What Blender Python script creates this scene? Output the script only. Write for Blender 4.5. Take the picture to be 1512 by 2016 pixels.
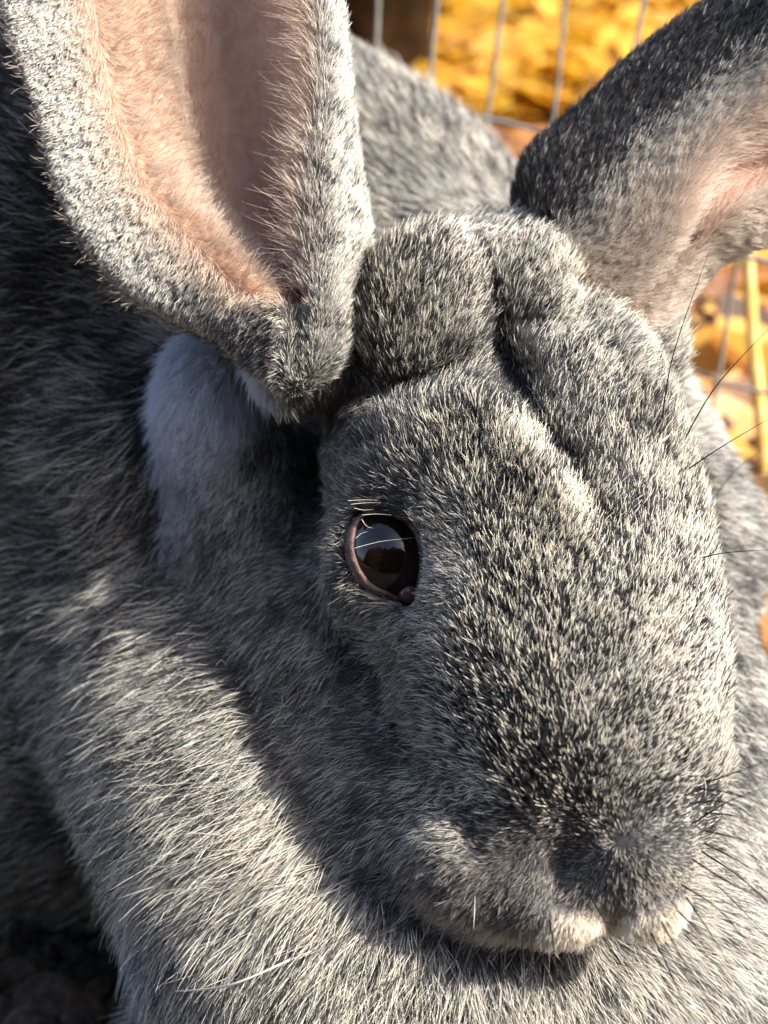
import bpy, bmesh, math, random, os
import numpy as np
from mathutils import Vector, Matrix
from mathutils.bvhtree import BVHTree

rng = np.random.default_rng(7)
random.seed(7)
scene = bpy.context.scene
for o in list(bpy.data.objects):
    bpy.data.objects.remove(o)
COL = scene.collection
R_ = math.radians

# ------------------------------------------------------------------ camera
TH, RO, FPX, HC = R_(30), R_(5), 3515.0, 36.0          # pitch, roll, focal in photo pixels, height in cm
_R0 = np.array([1., 0, 0]); _U0 = np.array([0, math.sin(TH), math.cos(TH)])
CF = np.array([0, math.cos(TH), -math.sin(TH)])
CR = math.cos(RO) * _R0 + math.sin(RO) * _U0
CU = math.cos(RO) * _U0 - math.sin(RO) * _R0
CC = np.array([0, 0, HC])
cam_d = bpy.data.cameras.new("camera")
cam = bpy.data.objects.new("camera", cam_d); COL.objects.link(cam)
M = Matrix.Identity(4)
for i in range(3):
    M[i][0], M[i][1], M[i][2], M[i][3] = CR[i], CU[i], -CF[i], CC[i] * .01
cam.matrix_world = M
cam_d.sensor_fit = 'VERTICAL'; cam_d.sensor_height = 24.0
cam_d.lens = 24.0 * FPX / 2016.0
cam_d.clip_start = 0.01; cam_d.clip_end = 500
cam_d.dof.use_dof = True; cam_d.dof.focus_distance = 0.362; cam_d.dof.aperture_fstop = 9.8
cam_d.dof.aperture_blades = 0
scene.camera = cam

# ------------------------------------------------------------------ light
LC = np.array([0.71, 0.47, 0.53]); LC /= np.linalg.norm(LC)       # towards the sun: right, up, to camera
LW = LC[0] * CR + LC[1] * CU - LC[2] * CF
sun_d = bpy.data.lights.new("sun", 'SUN'); sun_d.energy = 2.9; sun_d.angle = R_(0.5); sun_d.color = (1, .955, .88)
sun = bpy.data.objects.new("sun", sun_d); COL.objects.link(sun)
sun.rotation_euler = Vector(LW).to_track_quat('Z', 'Y').to_euler()
sun.location = (1, -1, 2)
world = bpy.data.worlds.new("World"); scene.world = world; world.use_nodes = True
wn = world.node_tree.nodes; wl = world.node_tree.links
sky = wn.new('ShaderNodeTexSky'); sky.sky_type = 'NISHITA'; sky.sun_disc = False
sky.sun_elevation = math.asin(LW[2]); sky.sun_rotation = math.atan2(LW[0], LW[1]); sky.dust_density = 2.5; sky.air_density = .8
wl.new(sky.outputs[0], wn['Background'].inputs[0]); wn['Background'].inputs[1].default_value = 0.15
scene.view_settings.view_transform = 'Standard'; scene.view_settings.look = 'None'
scene.view_settings.gamma = 1; scene.view_settings.exposure = 1.45
try:
    scene.cycles.max_bounces = 8; scene.cycles.diffuse_bounces = 4; scene.cycles.glossy_bounces = 3
    scene.cycles.transmission_bounces = 6; scene.cycles.transparent_max_bounces = 8
    scene.cycles_curves.shape = 'RIBBONS'; scene.cycles_curves.subdivisions = 2
    scene.cycles.use_denoising = True; scene.cycles.denoiser = 'OPENIMAGEDENOISE'; scene.cycles.denoising_input_passes = 'RGB_ALBEDO_NORMAL'; scene.cycles.denoising_prefilter = 'ACCURATE'
except Exception:
    pass

# ------------------------------------------------------------------ helpers
def c2w(P):                       # camera-frame centimetres (right, down, depth) -> world metres
    P = np.asarray(P, float)
    return (CC + P[..., 0:1] * CR - P[..., 1:2] * CU + P[..., 2:3] * CF) * .01
def v2w(P):
    P = np.asarray(P, float)
    return P[..., 0:1] * CR - P[..., 1:2] * CU + P[..., 2:3] * CF
def at(px, py, d):
    return np.array([(px - 756) * d / FPX, (py - 1008) * d / FPX, d])
def on_ground(px, py, z=0.0):
    r = (px - 756) / FPX * CR - (py - 1008) / FPX * CU + CF
    t = (z * 100 - HC) / r[2]
    return (CC + r * t) * .01
def mat(name):
    m = bpy.data.materials.new(name); m.use_nodes = True
    return m, m.node_tree.nodes, m.node_tree.links, m.node_tree.nodes['Principled BSDF']
def noise_mat(name, cols, scale=20, rough=.8, bump=.0, detail=6, spec=.3):
    m, n, l, b = mat(name)
    tc = n.new('ShaderNodeTexCoord'); nz = n.new('ShaderNodeTexNoise'); nz.inputs['Scale'].default_value = scale
    nz.inputs['Detail'].default_value = detail
    l.new(tc.outputs['Object'], nz.inputs['Vector'])
    cr = n.new('ShaderNodeValToRGB')
    while len(cr.color_ramp.elements) < len(cols): cr.color_ramp.elements.new(.5)
    for i, c in enumerate(cols):
        e = cr.color_ramp.elements[i]; e.position = .3 + .4 * i / max(1, len(cols) - 1); e.color = (*c, 1)
    l.new(nz.outputs[0], cr.inputs[0]); l.new(cr.outputs[0], b.inputs['Base Color'])
    b.inputs['Roughness'].default_value = rough; b.inputs['Specular IOR Level'].default_value = spec
    if bump:
        bp = n.new('ShaderNodeBump'); bp.inputs['Strength'].default_value = bump; bp.inputs['Distance'].default_value = .003
        l.new(nz.outputs[0], bp.inputs['Height']); l.new(bp.outputs[0], b.inputs['Normal'])
    return m
def mesh_obj(name, V, Fc, m=None, parent=None, smooth=True):
    me = bpy.data.meshes.new(name); me.from_pydata([tuple(v) for v in V], [], [tuple(f) for f in Fc]); me.update()
    if smooth: me.polygons.foreach_set('use_smooth', [True] * len(me.polygons))
    if m: me.materials.append(m)
    o = bpy.data.objects.new(name, me); COL.objects.link(o)
    if parent: o.parent = parent
    return o
def tag(o, label=None, cat=None, group=None, kind=None):
    for k, v in (('label', label), ('category', cat), ('group', group), ('kind', kind)):
        if v: o[k] = v
    return o
def thing(name, label, cat, loc=(0, 0, 0), group=None):
    o = bpy.data.objects.new(name, None); COL.objects.link(o); o.location = loc
    o.empty_display_size = .02
    return tag(o, label, cat, group)
def tube(pts, rad, sides=6):
    pts = np.asarray(pts, float); n = len(pts); rad = np.broadcast_to(rad, (n,))
    T = np.gradient(pts, axis=0); T /= np.linalg.norm(T, axis=1)[:, None] + 1e-12
    a = np.cross(T, [0.31, 0.52, 0.8]); a /= np.linalg.norm(a, axis=1)[:, None] + 1e-12
    b = np.cross(T, a); V = []; Fc = []
    for i in range(n):
        for k in range(sides):
            w = 2 * math.pi * k / sides
            V.append(pts[i] + rad[i] * (math.cos(w) * a[i] + math.sin(w) * b[i]))
    for i in range(n - 1):
        for k in range(sides):
            k2 = (k + 1) % sides
            Fc.append((i * sides + k, i * sides + k2, (i + 1) * sides + k2, (i + 1) * sides + k))
    Fc.append(tuple(range(sides))[::-1]); Fc.append(tuple((n - 1) * sides + k for k in range(sides)))
    return V, Fc
def crom(P, t):                   # Catmull-Rom through P (n,...) at parameters t in [0, n-1]
    P = np.asarray(P, float); n = len(P); i = np.clip(np.floor(t).astype(int), 0, n - 2); f = t - i
    f = f.reshape((-1,) + (1,) * (P.ndim - 1))
    p0, p1, p2, p3 = P[np.clip(i - 1, 0, n - 1)], P[i], P[i + 1], P[np.clip(i + 2, 0, n - 1)]
    return .5 * (2 * p1 + (p2 - p0) * f + (2 * p0 - 5 * p1 + 4 * p2 - p3) * f ** 2 + (3 * p1 - p0 - 3 * p2 + p3) * f ** 3)
def bez(p, n):
    return crom(np.asarray(p, float), np.linspace(0, len(p) - 1, n))
def sstep(a, b, x):
    t = np.clip((x - a) / (b - a), 0, 1); return t * t * (3 - 2 * t)

#SETTING
# ------------------------------------------------------------------ setting
soil = noise_mat("soil", [(.012, .010, .008), (.045, .034, .026), (.10, .075, .05)], 60, .95, .8)
n = 90; V = []; Fc = []
gx = np.sign(np.linspace(-1, 1, n)) * np.abs(np.linspace(-1, 1, n)) ** 3 * 15
for j in range(n):
    for i in range(n):
        x, y = gx[i], gx[j] + .6
        V.append((x, y, .004 * math.sin(x * 61 + y * 17) * math.sin(y * 53) - .004))
for j in range(n - 1):
    for i in range(n - 1):
        a = j * n + i; Fc.append((a, a + 1, a + n + 1, a + n))
tag(mesh_obj("ground", V, Fc, soil), kind='structure')

# autumn leaves behind the fence: nobody could count them
lm, ln, ll, lb = mat("leaf")
at_n = ln.new('ShaderNodeAttribute'); at_n.attribute_name = 'leafcol'
nzl = ln.new('ShaderNodeTexNoise'); nzl.inputs['Scale'].default_value = 90
mxl = ln.new('ShaderNodeMix'); mxl.data_type = 'RGBA'; mxl.blend_type = 'MULTIPLY'; mxl.inputs[0].default_value = .45
ll.new(at_n.outputs['Color'], mxl.inputs[6]); ll.new(nzl.outputs[1], mxl.inputs[7])
ll.new(at_n.outputs['Color'], lb.inputs['Base Color']); lb.inputs['Roughness'].default_value = .6
trn = ln.new('ShaderNodeBsdfTranslucent'); ll.new(at_n.outputs['Color'], trn.inputs[0])
adm = ln.new('ShaderNodeMixShader'); adm.inputs[0].default_value = .3
ll.new(lb.outputs[0], adm.inputs[1]); ll.new(trn.outputs[0], adm.inputs[2]); ll.new(adm.outputs[0], ln['Material Output'].inputs[0])
YEL = [(.66, .35, .020), (.62, .31, .012), (.70, .41, .04), (.56, .25, .015), (.52, .30, .03), (.66, .34, .015)]
BRN = [(.55, .24, .06), (.62, .30, .10), (.40, .17, .05), (.70, .42, .16), (.25, .11, .04), (.66, .36, .05), (.10, .05, .025)]
def leaf_litter():
    V, Fc, C = [], [], []
    def leaf(c, size, col, tilt=.3, curl=.3):
        a = random.uniform(0, 6.28); e = Matrix.Rotation(a, 3, 'Z') @ Matrix.Rotation(random.gauss(0, tilt), 3, 'X') @ Matrix.Rotation(random.gauss(0, tilt), 3, 'Y')
        b = len(V)
        prof = [(-1, 0.05), (-.6, .42), (-.15, .62), (.3, .5), (.7, .25), (1, .03)]
        for (t, w) in prof:
            for s in (-1, 0, 1):
                p = Vector((t, s * w, curl * (t * t) * .5 + curl * .6 * abs(s) * w)) * size
                V.append(tuple(Vector(c) + e @ p)); C.append((*[max(0, k * random.uniform(.9, 1.1)) for k in col], 1))
        for i in range(len(prof) - 1):
            for s in range(2):
                q = b + i * 3 + s; Fc.append((q, q + 1, q + 4, q + 3))
    for _ in range(9500):
        px = random.uniform(150, 1700); py = random.uniform(-330, 820) if random.random() < .82 else random.uniform(600, 1500)
        if py > 820: px = random.uniform(1300, 1900)
        p = on_ground(px, py)
        # right-hand patch nearer the fence is browner
        far = p[1]
        if far > 3.2 or far < .42: continue
        brown = far < 1.06 + random.uniform(-.12, .12)
        if random.random() < (.35 if brown else 0): continue
        col = random.choice(BRN) if (brown and random.random() < .9) or random.random() < .015 else random.choice(YEL)
        leaf((p[0], p[1], random.uniform(.004, .03)), random.uniform(.018, .036), col)
    for _ in range(3500):                       # thick golden carpet beyond the fence
        p = on_ground(random.uniform(600, 1500), random.uniform(-330, 330))
        if 1.0 < p[1] < 3.2: leaf((p[0], p[1], random.uniform(.015, .04)), random.uniform(.018, .032), random.choice(YEL), .22)
    for _ in range(4200):                       # the same litter goes on all round the pen
        a = random.uniform(0, 6.283); r = random.uniform(.5, 3.0)
        x, y = r * math.cos(a), .4 + r * math.sin(a)
        if (y > .75 and x > -.25) or (y < .25 and x > -.75): continue
        leaf((x, y, random.uniform(.004, .03)), random.uniform(.025, .06), random.choice(YEL + BRN))
    o = mesh_obj("fallen_leaves", V, Fc, lm)
    at = o.data.color_attributes.new('leafcol', 'FLOAT_COLOR', 'POINT')
    at.data.foreach_set('color', np.array(C, dtype=np.float32).ravel())
    tag(o, kind='stuff')
leaf_litter()

# wire fence: 25.4 mm grid of galvanised wires
wirem = noise_mat("galvanised_wire", [(.24, .235, .20), (.38, .37, .32), (.5, .48, .42)], 140, .45, .2, spec=.6)
wirem.node_tree.nodes['Principled BSDF'].inputs['Metallic'].default_value = .35
FA = (CC + ((975 - 756) / FPX * CR - (110 - 1008) / FPX * CU + CF) * 64.0) * .01
fh = np.array([math.cos(R_(30)), -math.sin(R_(30)), 0])
fo = np.array([FA[0], FA[1], 0])
fence = thing("wire_fence", "grey galvanised welded wire fence standing behind the rabbit", "fence", fo)
for k in range(-13, 13):
    u = k * .0254 + {2: .003, 4: .002, 5: .003}.get(k, 0)
    zz = np.linspace(.0, .42, 24)
    pts = np.array([fh * (u + .0007 * math.sin(z * 70 + k * 2.1)) + np.array([0, .0006 * math.sin(z * 55 + k), z]) for z in zz])
    Vw, Fw = tube(pts, .00085, 6); mesh_obj("wire", Vw, Fw, wirem, fence)
for z in (.02, .045, .0897, .137, .161, .255, .31, .36, .41):
    uu = np.linspace(-.345, .32, 60)
    pts = np.array([fh * u + np.array([fh[1] * -.0017, fh[0] * -.0017 * 1.0, z + .0007 * math.sin(u * 130 + z * 40)]) for u in uu])
    Vw, Fw = tube(pts, .00085, 6); mesh_obj("wire", Vw, Fw, wirem, fence)

# dark stump, straw stalks, pebbles
barkm = noise_mat("dark_bark", [(.010, .005, .002), (.022, .011, .004), (.045, .024, .009)], 40, 1.0, 1.0, spec=.05)
def stump():
    p = on_ground(668, 235); r = .052
    root = thing("tree_stump", "dark brown upright wooden stump on yellow leaves behind the fence", "stump", (p[0], p[1], 0))
    V, Fc = [], []; N = 48; hs = np.linspace(0, .26, 20)
    for z in hs:
        for k in range(N):
            a = 2 * math.pi * k / N
            rr = r * (1 + .05 * math.sin(a * 9 + z * 6) + .03 * math.sin(a * 23) + .12 * math.exp(-z / .03)) * (1 - .06 * max(0, (z - .24) / .02))
            V.append((rr * math.cos(a), rr * math.sin(a), z))
    for i in range(len(hs) - 1):
        for k in range(N):
            k2 = (k + 1) % N; Fc.append((i * N + k, i * N + k2, (i + 1) * N + k2, (i + 1) * N + k))
    mesh_obj("bark", V, Fc, barkm, root)
    T = [(0, 0, .262)] + [(V[(len(hs) - 1) * N + k][0], V[(len(hs) - 1) * N + k][1], .26) for k in range(N)]
    mesh_obj("cut_top", T, [(0, 1 + k, 1 + (k + 1) % N) for k in range(N)], barkm, root)
stump()
strawm = noise_mat("straw", [(.72, .46, .10), (.85, .60, .20), (.9, .7, .34)], 70, .5, .1)
def stalk(px0, py0, px1, py1, d0, d1, rad, label):
    a, b = c2w(at(px0, py0, d0)), c2w(at(px1, py1, d1))
    pts = np.array([a + (b - a) * t + np.array([.0006 * math.sin(t * 9), 0, 0]) - a for t in np.linspace(0, 1, 16)])
    rr = rad * (1 - .25 * np.linspace(0, 1, 16)); rr[[0, 5, 10]] *= 1.1
    V, Fc = tube(pts, rr, 18)
    V = [pts[i // 18] + (v - pts[i // 18]) * (1 + .10 * math.cos((i % 18) * 2 * math.pi / 3) + .06 * math.sin(i * 1.7)) for i, v in enumerate(V)]
    o = mesh_obj("straw_stalk", V, Fc, strawm); o.location = a; tag(o, label, "straw stalk")
stalk(1508, 960, 1462, 400, 70, 66, .0027, "thick yellow straw stalk leaning upright behind the wire fence")
stonem = noise_mat("pebble", [(.03, .022, .015), (.07, .05, .035), (.13, .10, .075)], 160, .95, 1.0, spec=.1)
for i, (px, py, r, lab) in enumerate([(100, 1975, .009, "largest rounded brown pebble on the dark soil beside the rabbit's leg"), (30, 1915, .005, "small pebble at the left edge of the dark soil patch"),
                                 (165, 2005, .006, "small pebble between the largest pebble and the rabbit's leg"), (60, 2030, .007, "pebble below the largest one on dark soil")]):
    p = on_ground(px, py, .004); me = bmesh.new(); bmesh.ops.create_icosphere(me, subdivisions=3, radius=r)
    for v in me.verts:
        q = v.co / r; v.co = q * r * (1 + .18 * math.sin(q.x * 3 + i) * math.cos(q.y * 2.7 + i * 2)); v.co.z *= .68; v.co.x *= 1.2
    d = bpy.data.meshes.new("pebble"); me.to_mesh(d); me.free(); d.materials.append(stonem)
    d.polygons.foreach_set('use_smooth', [True] * len(d.polygons))
    o = bpy.data.objects.new("pebble", d); COL.objects.link(o); o.location = (p[0], p[1], .004); o.rotation_euler.z = i
    tag(o, lab, "pebble", "pebbles on the soil")
# soil crumbs and mulch bits round the rabbit
def crumbs():
    V, Fc = [], []
    for _ in range(1500):
        p = on_ground(random.uniform(-120, 420), random.uniform(1600, 2150)) if random.random() < .8 else on_ground(random.uniform(1430, 1640), random.uniform(1500, 2150))
        r = random.choice([.0012, .002, .003, .0045]) ; b = len(V)
        for s in [(1, 0, 0), (-1, 0, 0), (0, 1, 0), (0, -1, 0), (0, 0, .8), (0, 0, -.5)]:
            V.append(tuple(np.array([p[0], p[1], r * .4]) + np.array(s) * r * np.random.uniform(.6, 1.4, 3)))
        for f in [(0, 2, 4), (2, 1, 4), (1, 3, 4), (3, 0, 4), (2, 0, 5), (1, 2, 5), (3, 1, 5), (0, 3, 5)]:
            Fc.append(tuple(b + k for k in f))
    tag(mesh_obj("soil_crumbs", V, Fc, soil, smooth=False), kind='stuff')
np.random.seed(3); crumbs()

# dark leafy screen added out of view to darken what the eye reflects
added_hedgem = noise_mat("added_hedge_leaves", [(.008, .014, .006), (.025, .040, .014), (.05, .07, .025)], 25, .7, .8)
def added_hedge():
    rr = np.random.default_rng(5); V, Fc = [], []
    for _ in range(15000):
        x = rr.uniform(-3.2, 1.5); z = rr.uniform(0, 1) ** .8 * (2.05 + .16 * math.sin(x * 3.1) + .10 * math.sin(x * 8.3 + 1)); y = -1.35 + rr.uniform(-.22, .22)
        e = Matrix.Rotation(rr.uniform(0, 6.28), 3, 'Z') @ Matrix.Rotation(rr.uniform(-1.4, 1.4), 3, 'X'); b = len(V); s_ = rr.uniform(.03, .07)
        for p in ((-1, 0, 0), (0, .55, .12), (1, 0, 0), (0, -.55, .12)): V.append(tuple(Vector((x, y, z)) + e @ Vector(p) * s_))
        Fc.append((b, b + 1, b + 2, b + 3))
    root = thing("added_hedge", "dark green clipped hedge behind the camera, mirrored in the rabbit's eye", "added_hedge", (0, 0, 0))
    mesh_obj("added_hedge_foliage", V, Fc, added_hedgem, root)
    C = bmesh.new(); bmesh.ops.create_cube(C, size=1)
    for v in C.verts: v.co = Vector((v.co.x * 4.5 - .85, v.co.y * .3 - 1.35, (v.co.z + .5) * 1.8))
    d = bpy.data.meshes.new("added_hedge_core"); C.to_mesh(d); C.free(); d.materials.append(barkm)
    o = bpy.data.objects.new("added_hedge_core", d); COL.objects.link(o); o.parent = root
added_hedge()

#RABBIT
# ------------------------------------------------------------------ rabbit body as an implicit surface (camera-frame cm)
RES = .18
X0, X1, Y0, Y1, D0, D1 = -31., 17., -15.5, 17., 31., 68.
nx, ny, nd = int((X1 - X0) / RES), int((Y1 - Y0) / RES), int((D1 - D0) / RES)
gX = (X0 + RES * np.arange(nx)).astype(np.float32); gY = (Y0 + RES * np.arange(ny)).astype(np.float32); gD = (D0 + RES * np.arange(nd)).astype(np.float32)
def smin(a, b, k):
    h = np.maximum(k - np.abs(a - b), 0) / k
    return np.minimum(a, b) - h * h * k * .25
def add(field, c, r, k, rot=None):
    """union of a sphere / ellipsoid; only touches the block round it"""
    r = np.broadcast_to(np.asarray(r, float), (3,)); pad = k + .6; rm = r.max() if rot is not None else r
    lo = c - rm - pad; hi = c + rm + pad
    ix = slice(*np.searchsorted(gX, (lo[0], hi[0]))); iy = slice(*np.searchsorted(gY, (lo[1], hi[1]))); iz = slice(*np.searchsorted(gD, (lo[2], hi[2])))
    x = (gX[ix] - c[0])[:, None, None]; y = (gY[iy] - c[1])[None, :, None]; z = (gD[iz] - c[2])[None, None, :]
    q = np.sqrt((x / r[0]) ** 2 + (y / r[1]) ** 2 + (z / r[2]) ** 2)
    if r.min() == r.max(): d = (q - 1) * r[0]
    else:
        g = np.sqrt((x / r[0] ** 2) ** 2 + (y / r[1] ** 2) ** 2 + (z / r[2] ** 2) ** 2) + 1e-6
        d = q * (q - 1) / g
    field[ix, iy, iz] = smin(field[ix, iy, iz], d.astype(np.float32), k)
def chain(field, a, b, ra, rb, k, n=None):
    n = n or max(2, int(np.linalg.norm(b - a) / (min(ra, rb) * .45)))
    for t in np.linspace(0, 1, n): add(field, a + (b - a) * t, ra + (rb - ra) * t, k)
head = np.full((nx, ny, nd), 9., np.float32); body = head.copy()
# --- head
chain(head, at(945, 740, 41.3), at(1012, 1000, 39.9), 3.4, 3.65, .9, 4)
chain(head, at(1012, 1000, 39.9), at(1105, 1300, 37.5), 3.65, 3.0, .9, 6)
chain(head, at(1105, 1300, 37.5), at(1165, 1540, 35.6), 3.0, 2.25, .8, 6)
add(head, at(1248, 1655, 34.4), (1.2, 1.22, 1.35), .35)      # nose pad
add(head, at(985, 1690, 35.6), (1.75, 1.5, 1.6), .6)      # near whisker pad
add(head, at(900, 1650, 36.9), 1.45, .9)
add(head, at(815, 1600, 38.2), 1.75, 1.0)
add(head, at(1105, 1768, 34.65), (1.05, .9, 1.2), .5)      # upper lip
add(head, at(1268, 1768, 34.3), (.85, .8, 1.0), .22)
add(head, at(1300, 1600, 36.2), 1.0, .5)                   # far whisker pad
add(head, at(1402, 1500, 37.0), .46, .25)
add(head, at(650, 1290, 42.2), 2.75, 1.2)
add(head, at(745, 1275, 40.6), 2.15, 1.3)                  # jowl
add(head, at(790, 1535, 39.7), 2.2, 1.2)
add(head, at(710, 1415, 40.9), 2.5, 1.2)
add(head, at(535, 1020, 43.6), 2.4, 1.2)                   # temple / back of the cheek
add(head, at(455, 850, 42.6), 1.6, 1.0)
add(head, at(420, 770, 41.6), 1.15, .8)
add(head, at(425, 720, 41.2), .8, .6)
add(head, at(1200, 1330, 41.5), 2.4, 1.0)
add(head, at(850, 598, 38.6), (1.5, 1.55, 1.05), .9)      # puffs of skin in front of the ears
add(head, at(1060, 588, 39.3), (1.05, 1.4, 1.15), .7)
add(head, at(900, 890, 38.2), (1.9, 1.3, 1.5), .8)         # brow plates
add(head, at(1165, 850, 38.3), (1.55, 2.6, 1.45), .8)
add(head, at(795, 948, 37.8), (.95, .5, .8), .5)            # brow over the eye
add(head, at(765, 1100, 38.2), (1.3, 1.42, 1.3), .6)       # eyelids
# roots of the ears
chain(head, at(590, 712, 39.5), at(605, 660, 39.3), 1.0, 1.2, .5)
chain(head, at(1130, 545, 41.2), at(1230, 570, 41), 1.65, 1.25, .8)
chain(head, at(1150, 640, 40.6), at(1245, 700, 41), 1.2, 1.0, .8)
# --- torso
e = at(310, 940, 54.5); add(body, e, (14.1, 14.1, 9.), 1.5)
add(body, at(-150, 950, 58), (13, 12.5, 8.5), 2)
add(body, at(60, 520, 51.5), 8.6, 1.5)
add(body, at(150, 1100, 52.2), 6.2, 1.5)
add(body, at(390, 1100, 48.4), 4.2, 1.5)
add(body, at(345, 880, 46.2), 3.7, 1.5)
add(body, at(60, 1400, 50.8), 4.7, 1.5)
add(body, at(250, 1280, 49.6), 4.6, 2.0)
chain(body, at(450, 1270, 47.2), at(590, 1560, 42.9), 3.7, 3.8, 2.2, 5)
chain(body, at(590, 1560, 42.8), at(720, 1850, 40.9), 3.8, 4.1, 1.5, 5)
chain(body, at(720, 1850, 40.9), at(970, 2010, 39.5), 4.1, 4.1, 1.5, 6)
add(body, at(1180, 2030, 40.4), 4.3, 1.5)
add(body, at(1180, 1660, 43.7), 4.1, 1.5)
add(body, at(1160, 1420, 45.6), 4.3, 1.5)
add(body, at(1212, 1095, 48.6), 3.85, 1.2)
add(body, at(1220, 885, 48), 2.2, 1.2)
add(body, at(1180, 770, 46.5), 1.8, 1.5)
add(body, at(900, 800, 50), 5.5, 1.5)
add(body, at(760, 2330, 43.0), (6.0, 4.0, 5), 1.5)         # chest below the frame and the forelegs
def gpt(px, py, z): return at(px, py, 1) * 0
def w2c(P): 
    q = np.asarray(P) * 100 - CC; return np.array([q @ CR, -(q @ CU), q @ CF])
for sx in (-.03, .05):
    chain(body, w2c((sx, .31, .02)), w2c((sx, .245, .014)), 1.9, 1.3, .8)
zw = (HC - (gY * CU[2])[None, :, None] + (gX * CR[2])[:, None, None] + (gD * CF[2])[None, None, :])
both = smin(head, body, .6)
both = np.maximum(both, -(zw - .3))
for f_ in (both,):
    f_[[0, -1]] = 9; f_[:, [0, -1]] = 9; f_[:, :, [0, -1]] = 9
is_head = (head < body)

# almond opening of the eye, photo outline on the eyeball
EYE_C, EYE_R = at(770, 1096, 37.75), 1.06
EYE = np.array([(713, 1020), (735, 1012), (764, 1013), (790, 1023), (807, 1037), (819, 1058), (826, 1085), (827, 1112), (823, 1140), (816, 1166), (808, 1188),
                (795, 1180), (766, 1167), (736, 1153), (714, 1129), (701, 1101), (696, 1072), (701, 1043)], float)
def poly_sd(px, py, P):           # signed distance (px) to a polygon
    d = np.full(px.shape, 1e9); ins = np.zeros(px.shape, bool)
    for i in range(len(P)):
        a = P[i]; b = P[(i + 1) % len(P)]; ab = b - a
        t = np.clip(((px - a[0]) * ab[0] + (py - a[1]) * ab[1]) / (ab @ ab), 0, 1)
        d = np.minimum(d, np.hypot(px - a[0] - t * ab[0], py - a[1] - t * ab[1]))
        c = ((a[1] > py) != (b[1] > py)) & (px < (b[0] - a[0]) * (py - a[1]) / (b[1] - a[1] + 1e-9) + a[0]); ins ^= c
    return np.where(ins, -d, d)
lo, hi = EYE_C - np.array([2.2, 2.2, 3.2]), EYE_C + 2.2
ix = slice(*np.searchsorted(gX, (lo[0], hi[0]))); iy = slice(*np.searchsorted(gY, (lo[1], hi[1]))); iz = slice(*np.searchsorted(gD, (lo[2], EYE_C[2] + .6)))
gx_, gy_, gz_ = np.meshgrid(gX[ix], gY[iy], gD[iz], indexing='ij')
sd = poly_sd(gx_ / gz_ * FPX + 756, gy_ / gz_ * FPX + 1008, EYE) * gz_ / FPX
both[ix, iy, iz] = np.maximum(both[ix, iy, iz], -(sd - .14)).astype(np.float32)

def surface_nets(f):
    s = f < 0
    m = np.zeros((nx - 1, ny - 1, nd - 1), np.int8)
    offs = [(i, j, k) for i in (0, 1) for j in (0, 1) for k in (0, 1)]
    for (i, j, k) in offs: m += s[i:nx - 1 + i, j:ny - 1 + j, k:nd - 1 + k]
    act = (m > 0) & (m < 8); I, J, K = np.nonzero(act)
    vid = np.full(act.shape, -1, np.int32); vid[I, J, K] = np.arange(len(I))
    c = {o: f[I + o[0], J + o[1], K + o[2]] for o in offs}
    P = np.zeros((len(I), 3)); N = np.zeros(len(I))
    for a in offs:
        for ax in range(3):
            if a[ax] == 0:
                b = list(a); b[ax] = 1; b = tuple(b)
                x = (c[a] < 0) != (c[b] < 0); t = c[a] / (c[a] - c[b] + 1e-12)
                q = np.tile(np.array(a, float), (len(I), 1)); q[:, ax] = t
                P[x] += q[x]; N[x] += 1
    P = P / N[:, None] + np.stack([I, J, K], 1)
    P = P * RES + np.array([X0, Y0, D0])
    Q = []
    for ax in range(3):
        sl = [slice(1, -1)] * 3; sl[ax] = slice(0, -1)
        s2 = [slice(1, -1)] * 3; s2[ax] = slice(1, None)
        A = s[tuple(sl)]; B = s[tuple(s2)]
        E = np.argwhere(A != B); inside = A[E[:, 0], E[:, 1], E[:, 2]]
        off = np.ones(3, int); off[ax] = 0; E = E + off
        u, v = [(1, 2), (2, 0), (0, 1)][ax]
        def g(du, dv):
            e = E.copy(); e[:, u] -= du; e[:, v] -= dv; return vid[e[:, 0], e[:, 1], e[:, 2]]
        q = np.stack([g(1, 1), g(0, 1), g(0, 0), g(1, 0)], 1)
        q[~inside] = q[~inside][:, ::-1]; Q.append(q)
    return P, np.concatenate(Q)
BV, BQ = surface_nets(both)
# the camera frame here is right-down-depth (right-handed), so the winding above faces outwards
def relax(P, Q, it, w=.5):
    e = np.concatenate([Q[:, [0, 1]], Q[:, [1, 2]], Q[:, [2, 3]], Q[:, [3, 0]]])
    for _ in range(it):
        acc = np.zeros_like(P); cnt = np.zeros(len(P))
        for a, b in ((0, 1), (1, 0)):
            for ax in range(3): acc[:, ax] += np.bincount(e[:, a], P[e[:, b], ax], len(P))
            cnt += np.bincount(e[:, a], minlength=len(P))
        P = P * (1 - w) + w * acc / cnt[:, None]
    return P
BV = relax(BV, BQ, 2)
def vnormals(P, Q):
    n = np.cross(P[Q[:, 2]] - P[Q[:, 0]], P[Q[:, 3]] - P[Q[:, 1]]); N = np.zeros_like(P)
    for k in range(4):
        for ax in range(3): N[:, ax] += np.bincount(Q[:, k], n[:, ax], len(P))
    return N / (np.linalg.norm(N, axis=1)[:, None] + 1e-12)
BN = vnormals(BV, BQ)
ii = np.clip(np.round((BV - np.array([X0, Y0, D0])) / RES).astype(int), 0, [nx - 1, ny - 1, nd - 1])
BH = is_head[ii[:, 0], ii[:, 1], ii[:, 2]]
def unit_(a): return a / np.linalg.norm(a, axis=-1, keepdims=True)
def topx(P): return P[:, 0] / P[:, 2] * FPX + 756, P[:, 1] / P[:, 2] * FPX + 1008
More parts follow.
